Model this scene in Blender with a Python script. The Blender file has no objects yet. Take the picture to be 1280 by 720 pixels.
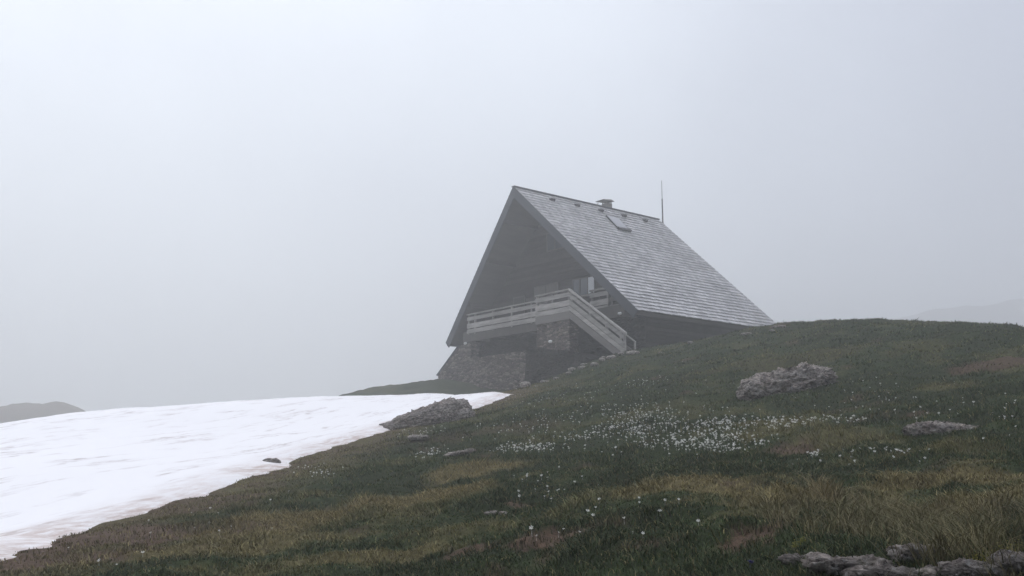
import bpy, bmesh, math, random
import numpy as np
from mathutils import Matrix, Vector
random.seed(7); RNG = np.random.default_rng(7)
scene = bpy.context.scene
COL = scene.collection

# ------------------------------------------------------------------ camera
F = 1256.757; PITCH = math.radians(10.415)
cd = bpy.data.cameras.new("camera"); cam = bpy.data.objects.new("camera", cd); COL.objects.link(cam)
cam.location = (0, 0, 0); cam.rotation_euler = (math.pi / 2 + PITCH, 0, 0)
cd.sensor_width = 36; cd.lens = F / 1280 * 36; cd.clip_start = 0.1; cd.clip_end = 5000
scene.camera = cam
CP, SP = math.cos(PITCH), math.sin(PITCH)

def rays(px, py):                      # directions with y = 1 for photograph pixels
    px = np.asarray(px, float); py = np.asarray(py, float)
    x = (px - 640) / F; z = -(py - 360) / F
    y = CP - z * SP; zz = SP + z * CP
    return x / y, zz / y

# ------------------------------------------------------------------ noise
_P = np.random.default_rng(3).permutation(4096)
def _h(ix, iy, iz=0):
    return _P[(_P[(_P[ix & 4095] + iy) & 4095] + iz) & 4095]
def noise2(x, y):
    xi = np.floor(x).astype(np.int64); yi = np.floor(y).astype(np.int64)
    fx = x - xi; fy = y - yi
    u = fx * fx * fx * (fx * (fx * 6 - 15) + 10); v = fy * fy * fy * (fy * (fy * 6 - 15) + 10)
    def g(ix, iy, dx, dy):
        a = _h(ix, iy) * (2 * np.pi / 4096.0)
        return np.cos(a) * dx + np.sin(a) * dy
    n00 = g(xi, yi, fx, fy); n10 = g(xi + 1, yi, fx - 1, fy)
    n01 = g(xi, yi + 1, fx, fy - 1); n11 = g(xi + 1, yi + 1, fx - 1, fy - 1)
    return ((n00 * (1 - u) + n10 * u) * (1 - v) + (n01 * (1 - u) + n11 * u) * v) * 1.5
def fbm2(x, y, o=4, s=0.5):
    r = 0; a = 1.0
    for i in range(o):
        r = r + a * noise2(x * 2 ** i + 17.3 * i, y * 2 ** i - 9.1 * i); a *= s
    return r
def noise3(p):
    i = np.floor(p).astype(np.int64); f = p - i
    w = f * f * (3 - 2 * f)
    r = 0
    for dx in (0, 1):
        for dy in (0, 1):
            for dz in (0, 1):
                hh = _h(i[:, 0] + dx, i[:, 1] + dy, i[:, 2] + dz) / 4095.0 * 2 - 1
                r = r + hh * (w[:, 0] if dx else 1 - w[:, 0]) * (w[:, 1] if dy else 1 - w[:, 1]) * (w[:, 2] if dz else 1 - w[:, 2])
    return r
def fbm3(p, o=4, s=0.5):
    r = 0; a = 1
    for k in range(o):
        r = r + a * noise3(p * 2 ** k + 5.7 * k); a *= s
    return r
def cells3(p):
    i0 = np.floor(p).astype(np.int64); best = np.full(len(p), 9.); out = np.zeros(len(p))
    for dx in (-1, 0, 1):
        for dy in (-1, 0, 1):
            for dz in (-1, 0, 1):
                c = i0 + (dx, dy, dz); h = _h(c[:, 0], c[:, 1], c[:, 2]); g = np.stack([_P[(h + k) & 4095] for k in (1, 2, 3)], 1) / 4095.0
                q = p - (c + .15 + .7 * g); d2 = (q ** 2).sum(1); k = d2 < best
                t = np.stack([_P[(h + k2) & 4095] for k2 in (5, 6, 7)], 1) / 4095.0 - .5
                v = (_P[(h + 11) & 4095] / 4095.0 - .5) * 1.1 + (t * q).sum(1) * 1.6
                out = np.where(k, v, out); best = np.where(k, d2, best)
    return out
def sstep(a, b, x):
    t = np.clip((x - a) / (b - a), 0, 1); return t * t * (3 - 2 * t)

# ------------------------------------------------------------------ terrain height (thin-plate spline through surveyed spots)
CT = []
def cpx(px, py, d):
    x, z = rays(px, py); CT.append((x * d, d, z * d))
for t in [(-160, 720, 11.5), (0, 720, 10.5), (200, 720, 10), (400, 720, 9.0), (640, 720, 7.5), (900, 720, 6), (1100, 720, 5), (1280, 720, 4.5), (1440, 720, 4.2),
          (640, 640, 11.5), (640, 575, 18.5), (640, 525, 27), (640, 489, 41), (900, 640, 9), (900, 560, 15.5), (900, 500, 24), (900, 450, 33), (780, 520, 23.5), (780, 470, 36),
          (1280, 650, 6.8), (1280, 560, 11.8), (1280, 480, 18.5), (1280, 409, 30), (1440, 430, 30), (1440, 560, 11), (1120, 560, 13), (1120, 480, 22), (1120, 401, 36),
          (1020, 406, 39), (970, 407.5, 41), (908, 419.5, 43), (853, 430, 45), (829, 436, 46), (780, 441, 47), (742, 452.5, 46.2), (700, 469, 44.5), (671, 479.5, 43.2),
          (0, 686, 13.8), (200, 625, 18.2), (352, 579, 23.8), (490, 532, 31.5), (579, 507, 37), (400, 640, 14.5), (300, 650, 14), (500, 580, 20.5), (200, 670, 13),
          (0, 600, 20.5), (0, 537, 31), (-160, 566, 31), (127, 519, 35), (320, 505, 41), (417, 500.5, 45), (507, 497.7, 48), (560, 495.5, 49), (300, 540, 32), (150, 570, 25), (500, 506, 41), (-160, 700, 14),
          (548, 474.5, 60), (510, 479, 61), (470, 487, 62), (445, 494, 62), (400, 502, 60), (590, 486, 57), (655, 490, 53),
          (1223, 407.5, 32), (1161, 405, 34), (1074, 401.5, 37), (1200, 418, 40), (1050, 416, 46), (955, 413, 42), (882, 425.5, 44), (801, 438.5, 46.5), (320, 509, 47), (417, 505, 51), (220, 512, 38), (60, 529, 33), (600, 496, 49), (630, 495, 47.5), (220, 530, 45), (507, 500, 53), (417, 501, 56)]:
    cpx(*t)
for t in [(0, 0, -1.6), (-3, 2, -1.65), (3, 2, -1.3), (0, 3.5, -1.3), (-8, 4, -2.0), (6, 0, -.6), (0, -6, -2.2), (-12, 0, -3), (12, -6, 0), (-30, 10, -5), (30, 5, 5), (-30, -20, -8), (30, -20, 2),
          (6, 49, 5.75), (10, 53, 5.6), (15, 57, 5.4), (20, 60, 5), (-4, 66, 5.4), (5, 68, 5), (-20, 52, .2), (-28, 36, -.6), (-20, 62, 0.0),
          (0, 85, 3), (25, 80, 1), (-20, 85, -6), (15, 48, 5.3), (26, 45, 4), (45, 40, 4), (60, 90, -8), (-60, 50, -14), (-60, 100, -26), (60, 0, 8), (0, 140, -14), (70, 160, -25), (-60, 180, -40)]:
    CT.append(t)
CT = np.array(CT)
def _U(r2): return 0.5 * r2 * np.log(r2 + 1e-9)
_n = len(CT)
_K = _U(((CT[:, None, :2] - CT[None, :, :2]) ** 2).sum(-1)) + np.eye(_n) * 0.02
_A = np.zeros((_n + 3, _n + 3)); _A[:_n, :_n] = _K
_Q = np.c_[np.ones(_n), CT[:, :2]]; _A[:_n, _n:] = _Q; _A[_n:, :_n] = _Q.T
_W = np.linalg.solve(_A, np.r_[CT[:, 2], 0, 0, 0])
def base(x, y):
    x = np.asarray(x, float); y = np.asarray(y, float)
    sh = x.shape; x = x.ravel(); y = y.ravel()
    r = np.hypot(x, y - 20); k = np.minimum(1, 150 / np.maximum(r, 1e-6))   # flat continuation beyond 150 m
    xx = x * k; yy = 20 + (y - 20) * k
    out = np.empty_like(x)
    for i in range(0, len(x), 40000):
        s = slice(i, i + 40000)
        r2 = (xx[s, None] - CT[None, :, 0]) ** 2 + (yy[s, None] - CT[None, :, 1]) ** 2
        out[s] = _U(r2) @ _W[:_n] + _W[_n] + _W[_n + 1] * xx[s] + _W[_n + 2] * yy[s]
    far = sstep(75, 150, r)
    out = out * (1 - far) + np.maximum(-45, np.minimum(out, -14)) * far
    return out.reshape(sh)
def relief(x, y):
    r = np.hypot(x, y)
    m = sstep(2, 6, r)
    hum = 0.13 * fbm2(x / 2.6, y / 2.6, 3) + 0.065 * fbm2(x / .7 + 40, y / .7, 3)
    terr = .045 * (1 - 2 * np.abs(fbm2(x / 3.2 + 60, y / 1.0 + 5, 3))) * sstep(5, 9, r)
    tuss = 0.045 * np.maximum(0, noise2(x / .33, y / .33 + 9)) * (1 - sstep(20, 40, r))
    far = 1 - .35 * sstep(30, 45, r)
    return m * ((hum + terr) * far + tuss)
def ground(x, y):
    r = relief(x, y)
    if EDGE is not None: r = r * (.22 + .78 * sstep(.3, 3.0, -snow_sd(x, y)))     # the melting rim has pressed the turf smooth
    return base(x, y) + r
EDGE = None
_ds = np.exp(np.linspace(math.log(3.6), math.log(62), 260))
def hits(px, py):                      # where the line of sight of each pixel meets the ground
    sx, sz = rays(px, py); sx = np.atleast_1d(sx); sz = np.atleast_1d(sz)
    X = sx[:, None] * _ds; Y = np.broadcast_to(_ds, X.shape)
    G = ground(X, Y); below = sz[:, None] * _ds <= G
    i = np.argmax(below, 1); ok = below.any(1); i = np.maximum(i, 1); j = np.arange(len(i))
    g0 = sz * _ds[i - 1] - G[j, i - 1]; g1 = G[j, i] - sz * _ds[i]
    t = g0 / np.maximum(g0 + g1, 1e-9); d = _ds[i - 1] + t * (_ds[i] - _ds[i - 1])
    return sx * d, d, ok
def hit(px, py):
    x, y, ok = hits([px], [py]); return float(x[0]), float(y[0])

# ------------------------------------------------------------------ snow outline in plan
edge_px = [(-200, 745), (0, 685), (33, 676), (62, 671), (67, 663), (117, 649), (155, 640), (187, 628), (228, 616), (256, 608), (298, 593), (330, 584), (352, 577), (369, 569), (400, 559),
           (425, 551), (450, 544), (490, 530), (540, 517), (579, 506.5), (592, 506), (615, 499.5), (628, 494), (639, 489.5)]
_sx, _sz = rays([p[0] for p in edge_px], [p[1] for p in edge_px])
edge = []
for q in edge_px:
    sx, sz = rays(*q); d = np.linspace(8, 46, 800)
    g = base(sx * d, d) + .12 - sz * d
    k = int(np.argmax(g >= 0)) if (g >= 0).any() else int(np.argmax(g))
    edge.append((float(sx * d[k]), float(d[k])))
edge += [(-1.2, 45.5), (-3.2, 50), (-7, 53.5), (-13, 56), (-26, 55), (-45, 40), (-45, 15), (-25, 8)]
EDGE = np.array(edge)
def snow_sd(x, y):
    x = np.asarray(x, float); y = np.asarray(y, float); sh = x.shape; x = x.ravel(); y = y.ravel()
    out = np.empty(len(x))
    A = EDGE; B = np.roll(EDGE, -1, 0)
    for i in range(0, len(x), 50000):
        X = x[i:i + 50000, None]; Y = y[i:i + 50000, None]
        d = B - A; t = np.clip(((X - A[:, 0]) * d[:, 0] + (Y - A[:, 1]) * d[:, 1]) / (d ** 2).sum(1), 0, 1)
        dist = np.hypot(X - A[:, 0] - t * d[:, 0], Y - A[:, 1] - t * d[:, 1]).min(1)
        c = ((A[:, 1] > Y) != (B[:, 1] > Y)) & (X < (B[:, 0] - A[:, 0]) * (Y - A[:, 1]) / (B[:, 1] - A[:, 1] + 1e-12) + A[:, 0])
        ins = c.sum(1) % 2 == 1
        out[i:i + 50000] = np.where(ins, dist, -dist)
    return out.reshape(sh)

# ------------------------------------------------------------------ vegetation colours (albedo, linear)
def blob(x, y, px, py, rx, ry, hx=None):
    cx, cy = hx or hit(px, py)
    e = np.hypot((x - cx) / rx, (y - cy) / ry) + 0.45 * fbm2(x / (.35 * (rx + ry)) + px, y / (.35 * (rx + ry)), 3)
    return 1 - sstep(0.65, 1.15, e)
STRAW = [(250, 690, 1.5, .9, .8), (400, 645, 1.7, 1.5, 1), (500, 630, 1.3, 1.5, 1), (330, 665, 1.3, 1.0, .9), (590, 592, .9, 1.0, .9), (880, 612, .8, 1.1, .95), (990, 618, .7, .9, .9), (470, 690, .9, .5, .7),
         (1180, 600, .9, .8, .85), (1270, 620, .6, .6, .8), (1120, 650, .35, .35, .6), (1190, 640, .4, .4, .7), (1180, 482, .6, .7, .4), (1020, 445, 2.2, 1.3, .25), (930, 455, 1.6, 1.2, .25), (700, 480, 1.5, 1.2, .2), (330, 595, 1.6, .9, .6)]
DIRT = [(695, 672, .42, .32, 1), (660, 632, .42, .2, .9), (590, 685, .3, .22, .9), (985, 562, .42, .5, .9), (945, 672, .28, .28, 1), (1250, 455, 1.1, .8, .8), (130, 672, 2.0, 1.3, 1), (50, 700, 1.6, .9, 1), (230, 632, 1.6, 1.1, .6),
        (1060, 515, 1.0, .6, .35), (1085, 520, .5, .4, .35), (610, 535, 1.8, .9, .3), (470, 560, 1.5, .8, .3), (820, 680, .25, .15, .7), (760, 655, .2, .12, .4), (1010, 640, .4, .3, .3)]
_SB = [(hit(a, b),) + (a, b, c, d, w) for a, b, c, d, w in STRAW]
_DB = [(hit(a, b),) + (a, b, c, d, w) for a, b, c, d, w in DIRT]
def masks(x, y):
    st = 0; di = 0
    for h, a, b, c, d, w in _SB: st = np.maximum(st, w * blob(x, y, a, b, c, d, h))
    for h, a, b, c, d, w in _DB: di = np.maximum(di, w * blob(x, y, a, b, c, d, h))
    n = fbm2(x / 3.1 + 3, y / 3.1 + 8, 4); n2 = fbm2(x / .9 + 30, y / .9, 3)
    st = np.maximum(st, (.5 - .25 * sstep(15, 24, y)) * sstep(.18, .75, n + .5 * n2))
    sd = snow_sd(x, y)
    rim = (1 - sstep(.2, 2.6, -sd + .8 * n2)) * (y < 60)
    st = np.maximum(st, .6 * rim)
    di = np.maximum(di, .6 * sstep(.55, .9, fbm2(x / 1.4 + 70, y / 1.4 + 3, 4)))
    di = np.maximum(di, .7 * rim * sstep(-.4, .4, n2))
    return st, di, n, n2, sd
GREEN = np.array([.052, .074, .030]); DARKG = np.array([.041, .056, .024]); STRW = np.array([.245, .205, .095]); SOIL = np.array([.095, .066, .047]); GREY = np.array([.06, .055, .045])
def veg(x, y):
    st, di, n, n2, sd = masks(x, y)
    g = sstep(-.55, .35, n + .7 * n2)[..., None]
    c = DARKG * (1 - g) + GREEN * g
    c = c * (1 - st[..., None] * .9) + STRW * st[..., None] * .9
    br = (di * .6)[..., None]; c = c * (1 - br) + np.array([.115, .078, .052]) * br
    return c, st, di, sd

# ------------------------------------------------------------------ mesh helpers
def mesh_np(name, V, Fc, nper, mat, parent=None, colors=None, smooth=False):
    me = bpy.data.meshes.new(name); V = np.ascontiguousarray(V, np.float32)
    me.vertices.add(len(V)); me.vertices.foreach_set("co", V.ravel())
    Fc = np.ascontiguousarray(Fc, np.int32)
    me.loops.add(Fc.size); me.loops.foreach_set("vertex_index", Fc.ravel())
    nf = len(Fc); me.polygons.add(nf)
    me.polygons.foreach_set("loop_start", np.arange(nf, dtype=np.int32) * nper)
    if smooth: me.polygons.foreach_set("use_smooth", np.ones(nf, bool))
    me.update(calc_edges=True)
    if colors is not None:
        a = me.color_attributes.new("col", 'FLOAT_COLOR', 'POINT')
        c = np.ones((len(V), 4), np.float32); c[:, :3] = colors; a.data.foreach_set("color", c.ravel())
    me.materials.append(mat)
    o = bpy.data.objects.new(name, me); COL.objects.link(o)
    if parent: o.parent = parent
    return o
def tag(o, label=None, cat=None, group=None, kind=None):
    if label: o["label"] = label
    if cat: o["category"] = cat
    if group: o["group"] = group
    if kind: o["kind"] = kind
    return o

# ------------------------------------------------------------------ materials
def mat(name, color=(.5, .5, .5), rough=.8, metal=0, spec=.3):
    m = bpy.data.materials.new(name); m.use_nodes = True; nt = m.node_tree; b = nt.nodes["Principled BSDF"]
    b.inputs["Base Color"].default_value = (*color, 1); b.inputs["Roughness"].default_value = rough
    b.inputs["Metallic"].default_value = metal; b.inputs["Specular IOR Level"].default_value = spec
    return m, nt, b
def nd(nt, t, **k):
    n = nt.nodes.new(t)
    for a, v in k.items():
        if hasattr(n, a): setattr(n, a, v)
        else: n.inputs[a.replace('_', ' ')].default_value = v
    return n
def ramp(nt, src, stops):
    r = nt.nodes.new("ShaderNodeValToRGB"); e = r.color_ramp.elements
    while len(e) < len(stops): e.new(.5)
    for q, (p, c) in zip(e, stops): q.position = p; q.color = (*c, 1)
    nt.links.new(src, r.inputs[0]); return r.outputs[0]
def mixc(nt, fac, a, b, mode='MIX'):
    m = nt.nodes.new("ShaderNodeMix"); m.data_type = 'RGBA'; m.blend_type = mode
    for i, v in ((0, fac), (6, a), (7, b)):
        if hasattr(v, 'links'): nt.links.new(v, m.inputs[i])
        elif i == 0: m.inputs[0].default_value = v
        else: m.inputs[i].default_value = (*v, 1)
    return m.outputs[2]
def coords(nt, scale=(1, 1, 1), rot=(0, 0, 0)):
    tc = nt.nodes.new("ShaderNodeTexCoord"); mp = nt.nodes.new("ShaderNodeMapping")
    mp.inputs["Scale"].default_value = scale; mp.inputs["Rotation"].default_value = rot
    nt.links.new(tc.outputs["Object"], mp.inputs[0]); return mp.outputs[0]
def noise_n(nt, vec, scale, detail=6, rough=.6):
    n = nd(nt, "ShaderNodeTexNoise"); n.inputs["Scale"].default_value = scale; n.inputs["Detail"].default_value = detail; n.inputs["Roughness"].default_value = rough
    nt.links.new(vec, n.inputs["Vector"]); return n.outputs[0]
def bump(nt, b, h, strength, dist):
    n = nd(nt, "ShaderNodeBump"); n.inputs["Strength"].default_value = strength; n.inputs["Distance"].default_value = dist
    nt.links.new(h, n.inputs["Height"]); nt.links.new(n.outputs[0], b.inputs["Normal"]); return n

def m_ground():
    m, nt, b = mat("turf", rough=1, spec=.1); a = nd(nt, "ShaderNodeVertexColor"); a.layer_name = "col"
    v = coords(nt); n = noise_n(nt, v, 9, 8, .7); n2 = noise_n(nt, v, 60, 4, .7)
    c = mixc(nt, 1.0, a.outputs[0], ramp(nt, n, [(.3, (.45, .45, .45)), (.7, (1.5, 1.45, 1.4))]), 'MULTIPLY')
    c = mixc(nt, 1.0, c, ramp(nt, n2, [(.3, (.6, .6, .6)), (.7, (1.4, 1.4, 1.4))]), 'MULTIPLY')
    nt.links.new(c, b.inputs["Base Color"]); bump(nt, b, n2, .6, .03); return m
def m_snow():
    m, nt, b = mat("old_snow", (.92, .92, .92), .7, spec=.2)
    def along(sc):                                     # stretched along the fall of the meltwater lines
        v = coords(nt, (1, 1, 1), (0, 0, math.radians(20))); mp = nt.nodes.new("ShaderNodeMapping"); mp.inputs["Scale"].default_value = sc
        nt.links.new(v, mp.inputs[0]); return mp.outputs[0]
    n = noise_n(nt, along((1.5, .16, 1)), 1.0, 7, .6); n2 = noise_n(nt, along((1.1, .3, 1)), 1.1, 6, .6); n4 = noise_n(nt, along((5, 1.2, 1)), 1.6, 6, .7)
    line = ramp(nt, n, [(.475, (0, 0, 0)), (.50, (1, 1, 1)), (.515, (1, 1, 1)), (.545, (0, 0, 0))])
    patch = ramp(nt, n2, [(.47, (0, 0, 0)), (.62, (1, 1, 1))]); brk = ramp(nt, n4, [(.38, (.15, .15, .15)), (.58, (1, 1, 1))])
    st = mixc(nt, 1.0, mixc(nt, 1.0, line, patch, 'MULTIPLY'), brk, 'MULTIPLY')
    a = nd(nt, "ShaderNodeVertexColor"); a.layer_name = "col"           # dirt washed in along the melting rim
    st2 = mixc(nt, 1.0, mixc(nt, 1.0, brk, ramp(nt, n2, [(.35, (.25, .25, .25)), (.6, (1, 1, 1))]), 'MULTIPLY'), a.outputs[0], 'MULTIPLY')
    c = mixc(nt, st, (.92, .92, .92), (.50, .45, .43)); c = mixc(nt, st2, c, (.55, .45, .40))
    nt.links.new(c, b.inputs["Base Color"])
    n3 = noise_n(nt, coords(nt), 4, 6, .6); bump(nt, b, n3, .3, .06); return m
def m_blade():
    m, nt, b = mat("grass_blades", rough=.75, spec=.15); a = nd(nt, "ShaderNodeVertexColor"); a.layer_name = "col"
    nt.links.new(a.outputs[0], b.inputs["Base Color"]); return m
def m_rock(name, dark=1.0, warm=(.285, .272, .25), strat=(1, 1, 2.2)):
    m, nt, b = mat(name, rough=.95, spec=.15); v = coords(nt, strat, (.3, .5, .5)); n = noise_n(nt, v, 2.2, 6, .6); n2 = noise_n(nt, v, 13, 10, .8); n3 = noise_n(nt, coords(nt), 4, 6, .65)
    isl = nd(nt, "ShaderNodeTexVoronoi"); isl.inputs["Scale"].default_value = 11; nt.links.new(v, isl.inputs["Vector"])
    sp = nd(nt, "ShaderNodeSeparateColor"); nt.links.new(isl.outputs["Color"], sp.inputs[0])
    c = ramp(nt, n2, [(.40, (.035 * dark, .03 * dark, .028 * dark)), (.47, tuple(x * .6 * dark for x in warm)), (.56, tuple(x * dark for x in warm)), (.7, (.48 * dark, .465 * dark, .44 * dark))])
    c = mixc(nt, 1, c, ramp(nt, sp.outputs[0], [(0, (.6, .58, .58)), (.6, (1, .98, .97)), (1, (1.4, 1.35, 1.32))]), 'MULTIPLY')
    c = mixc(nt, 1, c, ramp(nt, n, [(.3, (.80, .72, .69)), (.7, (1.1, 1.1, 1.1))]), 'MULTIPLY')
    n5 = noise_n(nt, coords(nt), 26, 5, .7)
    c = mixc(nt, ramp(nt, n5, [(.56, (0, 0, 0)), (.63, (.75, .75, .75))]), c, (.46, .45, .43))   # pale crusty lichen
    c = mixc(nt, ramp(nt, n3, [(.56, (0, 0, 0)), (.66, (.5, .5, .5))]), c, (.085, .085, .045))   # moss and lichen patches
    nt.links.new(c, b.inputs["Base Color"]); bump(nt, b, n2, 1, .05); return m
def m_stonewall(name, tint=(1, 1, 1), d=1.0):
    m, nt, b = mat(name, rough=.95, spec=.15)
    v = coords(nt, (1, 1, 2.6)); vo = nd(nt, "ShaderNodeTexVoronoi"); vo.inputs["Scale"].default_value = 3.3; nt.links.new(v, vo.inputs["Vector"])
    ve = nd(nt, "ShaderNodeTexVoronoi", feature='DISTANCE_TO_EDGE'); ve.inputs["Scale"].default_value = 3.3; nt.links.new(v, ve.inputs["Vector"])
    sep = nd(nt, "ShaderNodeSeparateColor"); nt.links.new(vo.outputs["Color"], sep.inputs[0])
    n = noise_n(nt, coords(nt), 6, 8, .7)
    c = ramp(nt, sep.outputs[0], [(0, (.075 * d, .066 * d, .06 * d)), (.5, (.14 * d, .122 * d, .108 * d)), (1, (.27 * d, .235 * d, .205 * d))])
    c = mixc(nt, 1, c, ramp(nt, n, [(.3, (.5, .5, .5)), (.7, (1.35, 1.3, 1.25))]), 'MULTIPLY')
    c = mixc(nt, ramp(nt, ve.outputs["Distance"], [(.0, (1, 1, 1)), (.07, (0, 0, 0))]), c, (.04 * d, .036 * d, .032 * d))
    c = mixc(nt, 1, c, tint, 'MULTIPLY')
    nt.links.new(c, b.inputs["Base Color"]); bump(nt, b, ve.outputs["Distance"], .8, .2); return m
def m_wood(name, c0, c1, scale=(1, 1, 1), rough=.85):
    m, nt, b = mat(name, rough=rough, spec=.2); v = coords(nt, scale); n = noise_n(nt, v, 2.2, 8, .65)
    isl = nd(nt, "ShaderNodeNewGeometry").outputs["Random Per Island"]
    c = ramp(nt, n, [(.3, c0), (.7, c1)])
    c = mixc(nt, 1, c, ramp(nt, isl, [(0, (.66, .66, .66)), (1, (1.25, 1.25, 1.25))]), 'MULTIPLY')
    nt.links.new(c, b.inputs["Base Color"]); return m
def m_slate():
    m, nt, b = mat("roof_slate", rough=.42, spec=.6); isl = nd(nt, "ShaderNodeNewGeometry").outputs["Random Per Island"]
    c = ramp(nt, isl, [(0, (.34, .34, .342)), (.5, (.46, .457, .455)), (.93, (.57, .565, .56)), (1, (.40, .38, .36))])
    n = noise_n(nt, coords(nt), .5, 6, .6); n2 = noise_n(nt, coords(nt), 9, 5, .6)
    c = mixc(nt, 1, c, ramp(nt, n, [(.3, (.78, .78, .78)), (.7, (1.2, 1.2, 1.2))]), 'MULTIPLY')
    c = mixc(nt, 1, c, ramp(nt, n2, [(.3, (.8, .8, .8)), (.7, (1.15, 1.15, 1.15))]), 'MULTIPLY')
    nt.links.new(c, b.inputs["Base Color"]); return m
M_GROUND, M_SNOW, M_BLADE = m_ground(), m_snow(), m_blade()
M_ROCK = m_rock("limestone_rough", 1.7); M_ROCKD = m_rock("limestone_weathered", 1.3); M_ROCKL = m_rock("limestone_plates", 1.6, (.285, .272, .25), (1, 1, 1.3))
M_STONE = m_stonewall("rubble_masonry", (.98, .985, .99), 1.0); M_STONED = m_stonewall("dark_masonry", (.9, .95, .95), .2)  # second one is the same masonry in a much darker tone
M_SLATE = m_slate()
M_DARKWOOD = m_wood("dark_larch", (.035, .031, .028), (.065, .058, .05), (.3, 1, 1))
M_SOFFIT = m_wood("soffit_boards", (.085, .08, .072), (.13, .12, .105), (1, .2, 1))
M_GREYWOOD = m_wood("weathered_rail_wood", (.20, .19, .172), (.46, .44, .41), (.5, 3, 3))
M_GREYWOOD2 = m_wood("weathered_stringer_wood", (.17, .158, .145), (.25, .235, .215), (.25, 1, 1))
M_SHUT = m_wood("shutter_boards", (.11, .10, .09), (.16, .15, .135), (1, 1, .3)); M_TOP = m_wood("pale_rail", (.36, .345, .32), (.55, .53, .5), (.5, 3, 3))  # stair handrail is a paler tone than the railing boards
M_ZINC = mat("zinc_flashing", (.075, .082, .092), .55, .3)[0]
M_IRON = mat("dark_iron", (.03, .03, .032), .5, .5)[0]
M_MAST = mat("steel_mast", (.13, .12, .11), .5, .4)[0]
M_WHITE = mat("white_enamel", (.8, .8, .78), .35)[0]
M_PANE_REFL = mat("pane_reflection", (.85, .87, .88), .8)[0]  # white reflection in one window pane, painted as a pale colour
M_GLASS = mat("window_glass", (.06, .07, .08), .06, 0, .8)[0]
M_PANE = mat("skylight_glass", (.30, .31, .33), .25, 0, .6)[0]
M_PETAL = mat("white_petals", (.78, .78, .72), .6)[0]
M_YEL = mat("yellow_petals", (.30, .28, .035), .6)[0]
M_BLUE = mat("gentian_petals", (.07, .07, .22), .6)[0]
M_CONC = mat("render_concrete", (.16, .15, .135), .9)[0]

# ------------------------------------------------------------------ ground sheet
ang = np.radians(np.concatenate([np.arange(-180, -34, 2.0), np.arange(-34, 34, .12), np.arange(34, 180, 2.0)]))
rad = [0.6]
while rad[-1] < 62: rad.append(rad[-1] * 1.0075)
while rad[-1] < 900: rad.append(rad[-1] * 1.05)
rad = np.array(rad)
AA, RR = np.meshgrid(ang, rad); X = RR * np.sin(AA); Y = RR * np.cos(AA)
print("terrain", X.shape)
Z = ground(X, Y); sdv = snow_sd(X, Y)
c, st, di, sd = veg(X.ravel(), Y.ravel())
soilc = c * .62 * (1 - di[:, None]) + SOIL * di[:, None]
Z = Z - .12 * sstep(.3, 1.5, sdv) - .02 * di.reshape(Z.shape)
V = np.c_[X.ravel(), Y.ravel(), Z.ravel()]
V = np.r_[V, [[0, 0, float(ground(np.array([0.]), np.array([0.]))[0])]]]
nr, na = X.shape; I = np.arange(nr * na).reshape(nr, na); J = np.roll(I, -1, 1)
Fq = np.stack([I[:-1], J[:-1], J[1:], I[1:]], -1).reshape(-1, 4)[:, ::-1]
Fcap = np.stack([I[0], np.full(na, nr * na), J[0], J[0]], -1)
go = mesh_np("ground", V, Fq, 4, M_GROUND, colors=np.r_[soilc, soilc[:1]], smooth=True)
tag(go, "rough alpine grass slope rising to the right", "ground", kind="structure")

# ------------------------------------------------------------------ snowfield: a sheet with real thickness over the ground
gx = np.arange(-48, 2.5, .14); gy = np.arange(6, 60, .14)
GX, GY = np.meshgrid(gx, gy)
s = snow_sd(GX, GY)
s = s + .12 * fbm2(GX / 1.3, GY / 1.3, 4)
H = .17 * (1 - np.exp(-np.maximum(s, 0) / .35)) - .5 * sstep(0, -.8, s) 
SZ = base(GX, GY) + H + .028 * fbm2(GX / 1.2 + 5, GY / 3.0, 3) * sstep(.2, 1.5, s) + .012 * noise2(GX / .35, GY / .5)
keep = s > -.9
ny_, nx_ = GX.shape; idx = np.arange(ny_ * nx_).reshape(ny_, nx_)
kq = keep[:-1, :-1] & keep[1:, :-1] & keep[:-1, 1:] & keep[1:, 1:]
Q = np.stack([idx[:-1, :-1], idx[:-1, 1:], idx[1:, 1:], idx[1:, :-1]], -1)[kq]
used, inv = np.unique(Q, return_inverse=True)
rimc = (1 - sstep(.0, 1.1, s)).ravel()[used]
so = mesh_np("snow", np.c_[GX.ravel(), GY.ravel(), SZ.ravel()][used], inv.reshape(-1, 4), 4, M_SNOW, colors=np.repeat(rimc[:, None], 3, 1), smooth=True)
tag(so, "old white snowfield with faint brown streaks", "snow", kind="structure")

# ------------------------------------------------------------------ distant hills
def hill(name, cx, cy, fn, wx, wy, step, material, colfn, label):
    hx = np.arange(-wx, wx + .1, step); hy = np.arange(-wy, wy + .1, step)
    A, B = np.meshgrid(hx, hy); Zh = fn(A, B)
    n1, n2 = A.shape; id_ = np.arange(n1 * n2).reshape(n1, n2)
    q = np.stack([id_[:-1, :-1], id_[:-1, 1:], id_[1:, 1:], id_[1:, :-1]], -1).reshape(-1, 4)
    P = np.c_[A.ravel() + cx, B.ravel() + cy, Zh.ravel()]
    o = mesh_np(name, P, q, 4, material, colors=colfn(P), smooth=True)
    return tag(o, label, name.replace('_', ' '), kind="structure")
D1 = 185.
hx1, hz1 = rays(70, 501.5)
def f1(A, B):
    u = A / np.where(A > 0, 11.5, 36)
    return -25 + (hz1 * D1 + 25) * np.exp(-(np.abs(u) ** 2.2) * .22 - (B / 22) ** 2) + .5 * fbm2(A / 4, B / 4, 4) + .35 * np.exp(-(A / 1.6) ** 2 - (B / 3) ** 2) - .35
hill("hill", hx1 * D1, D1, f1, 90, 60, 1.0, M_GROUND, lambda P: np.tile(np.array([.12, .092, .062]), (len(P), 1)), "low brown grassy knoll beyond the snowfield")
D2 = 520.
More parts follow.
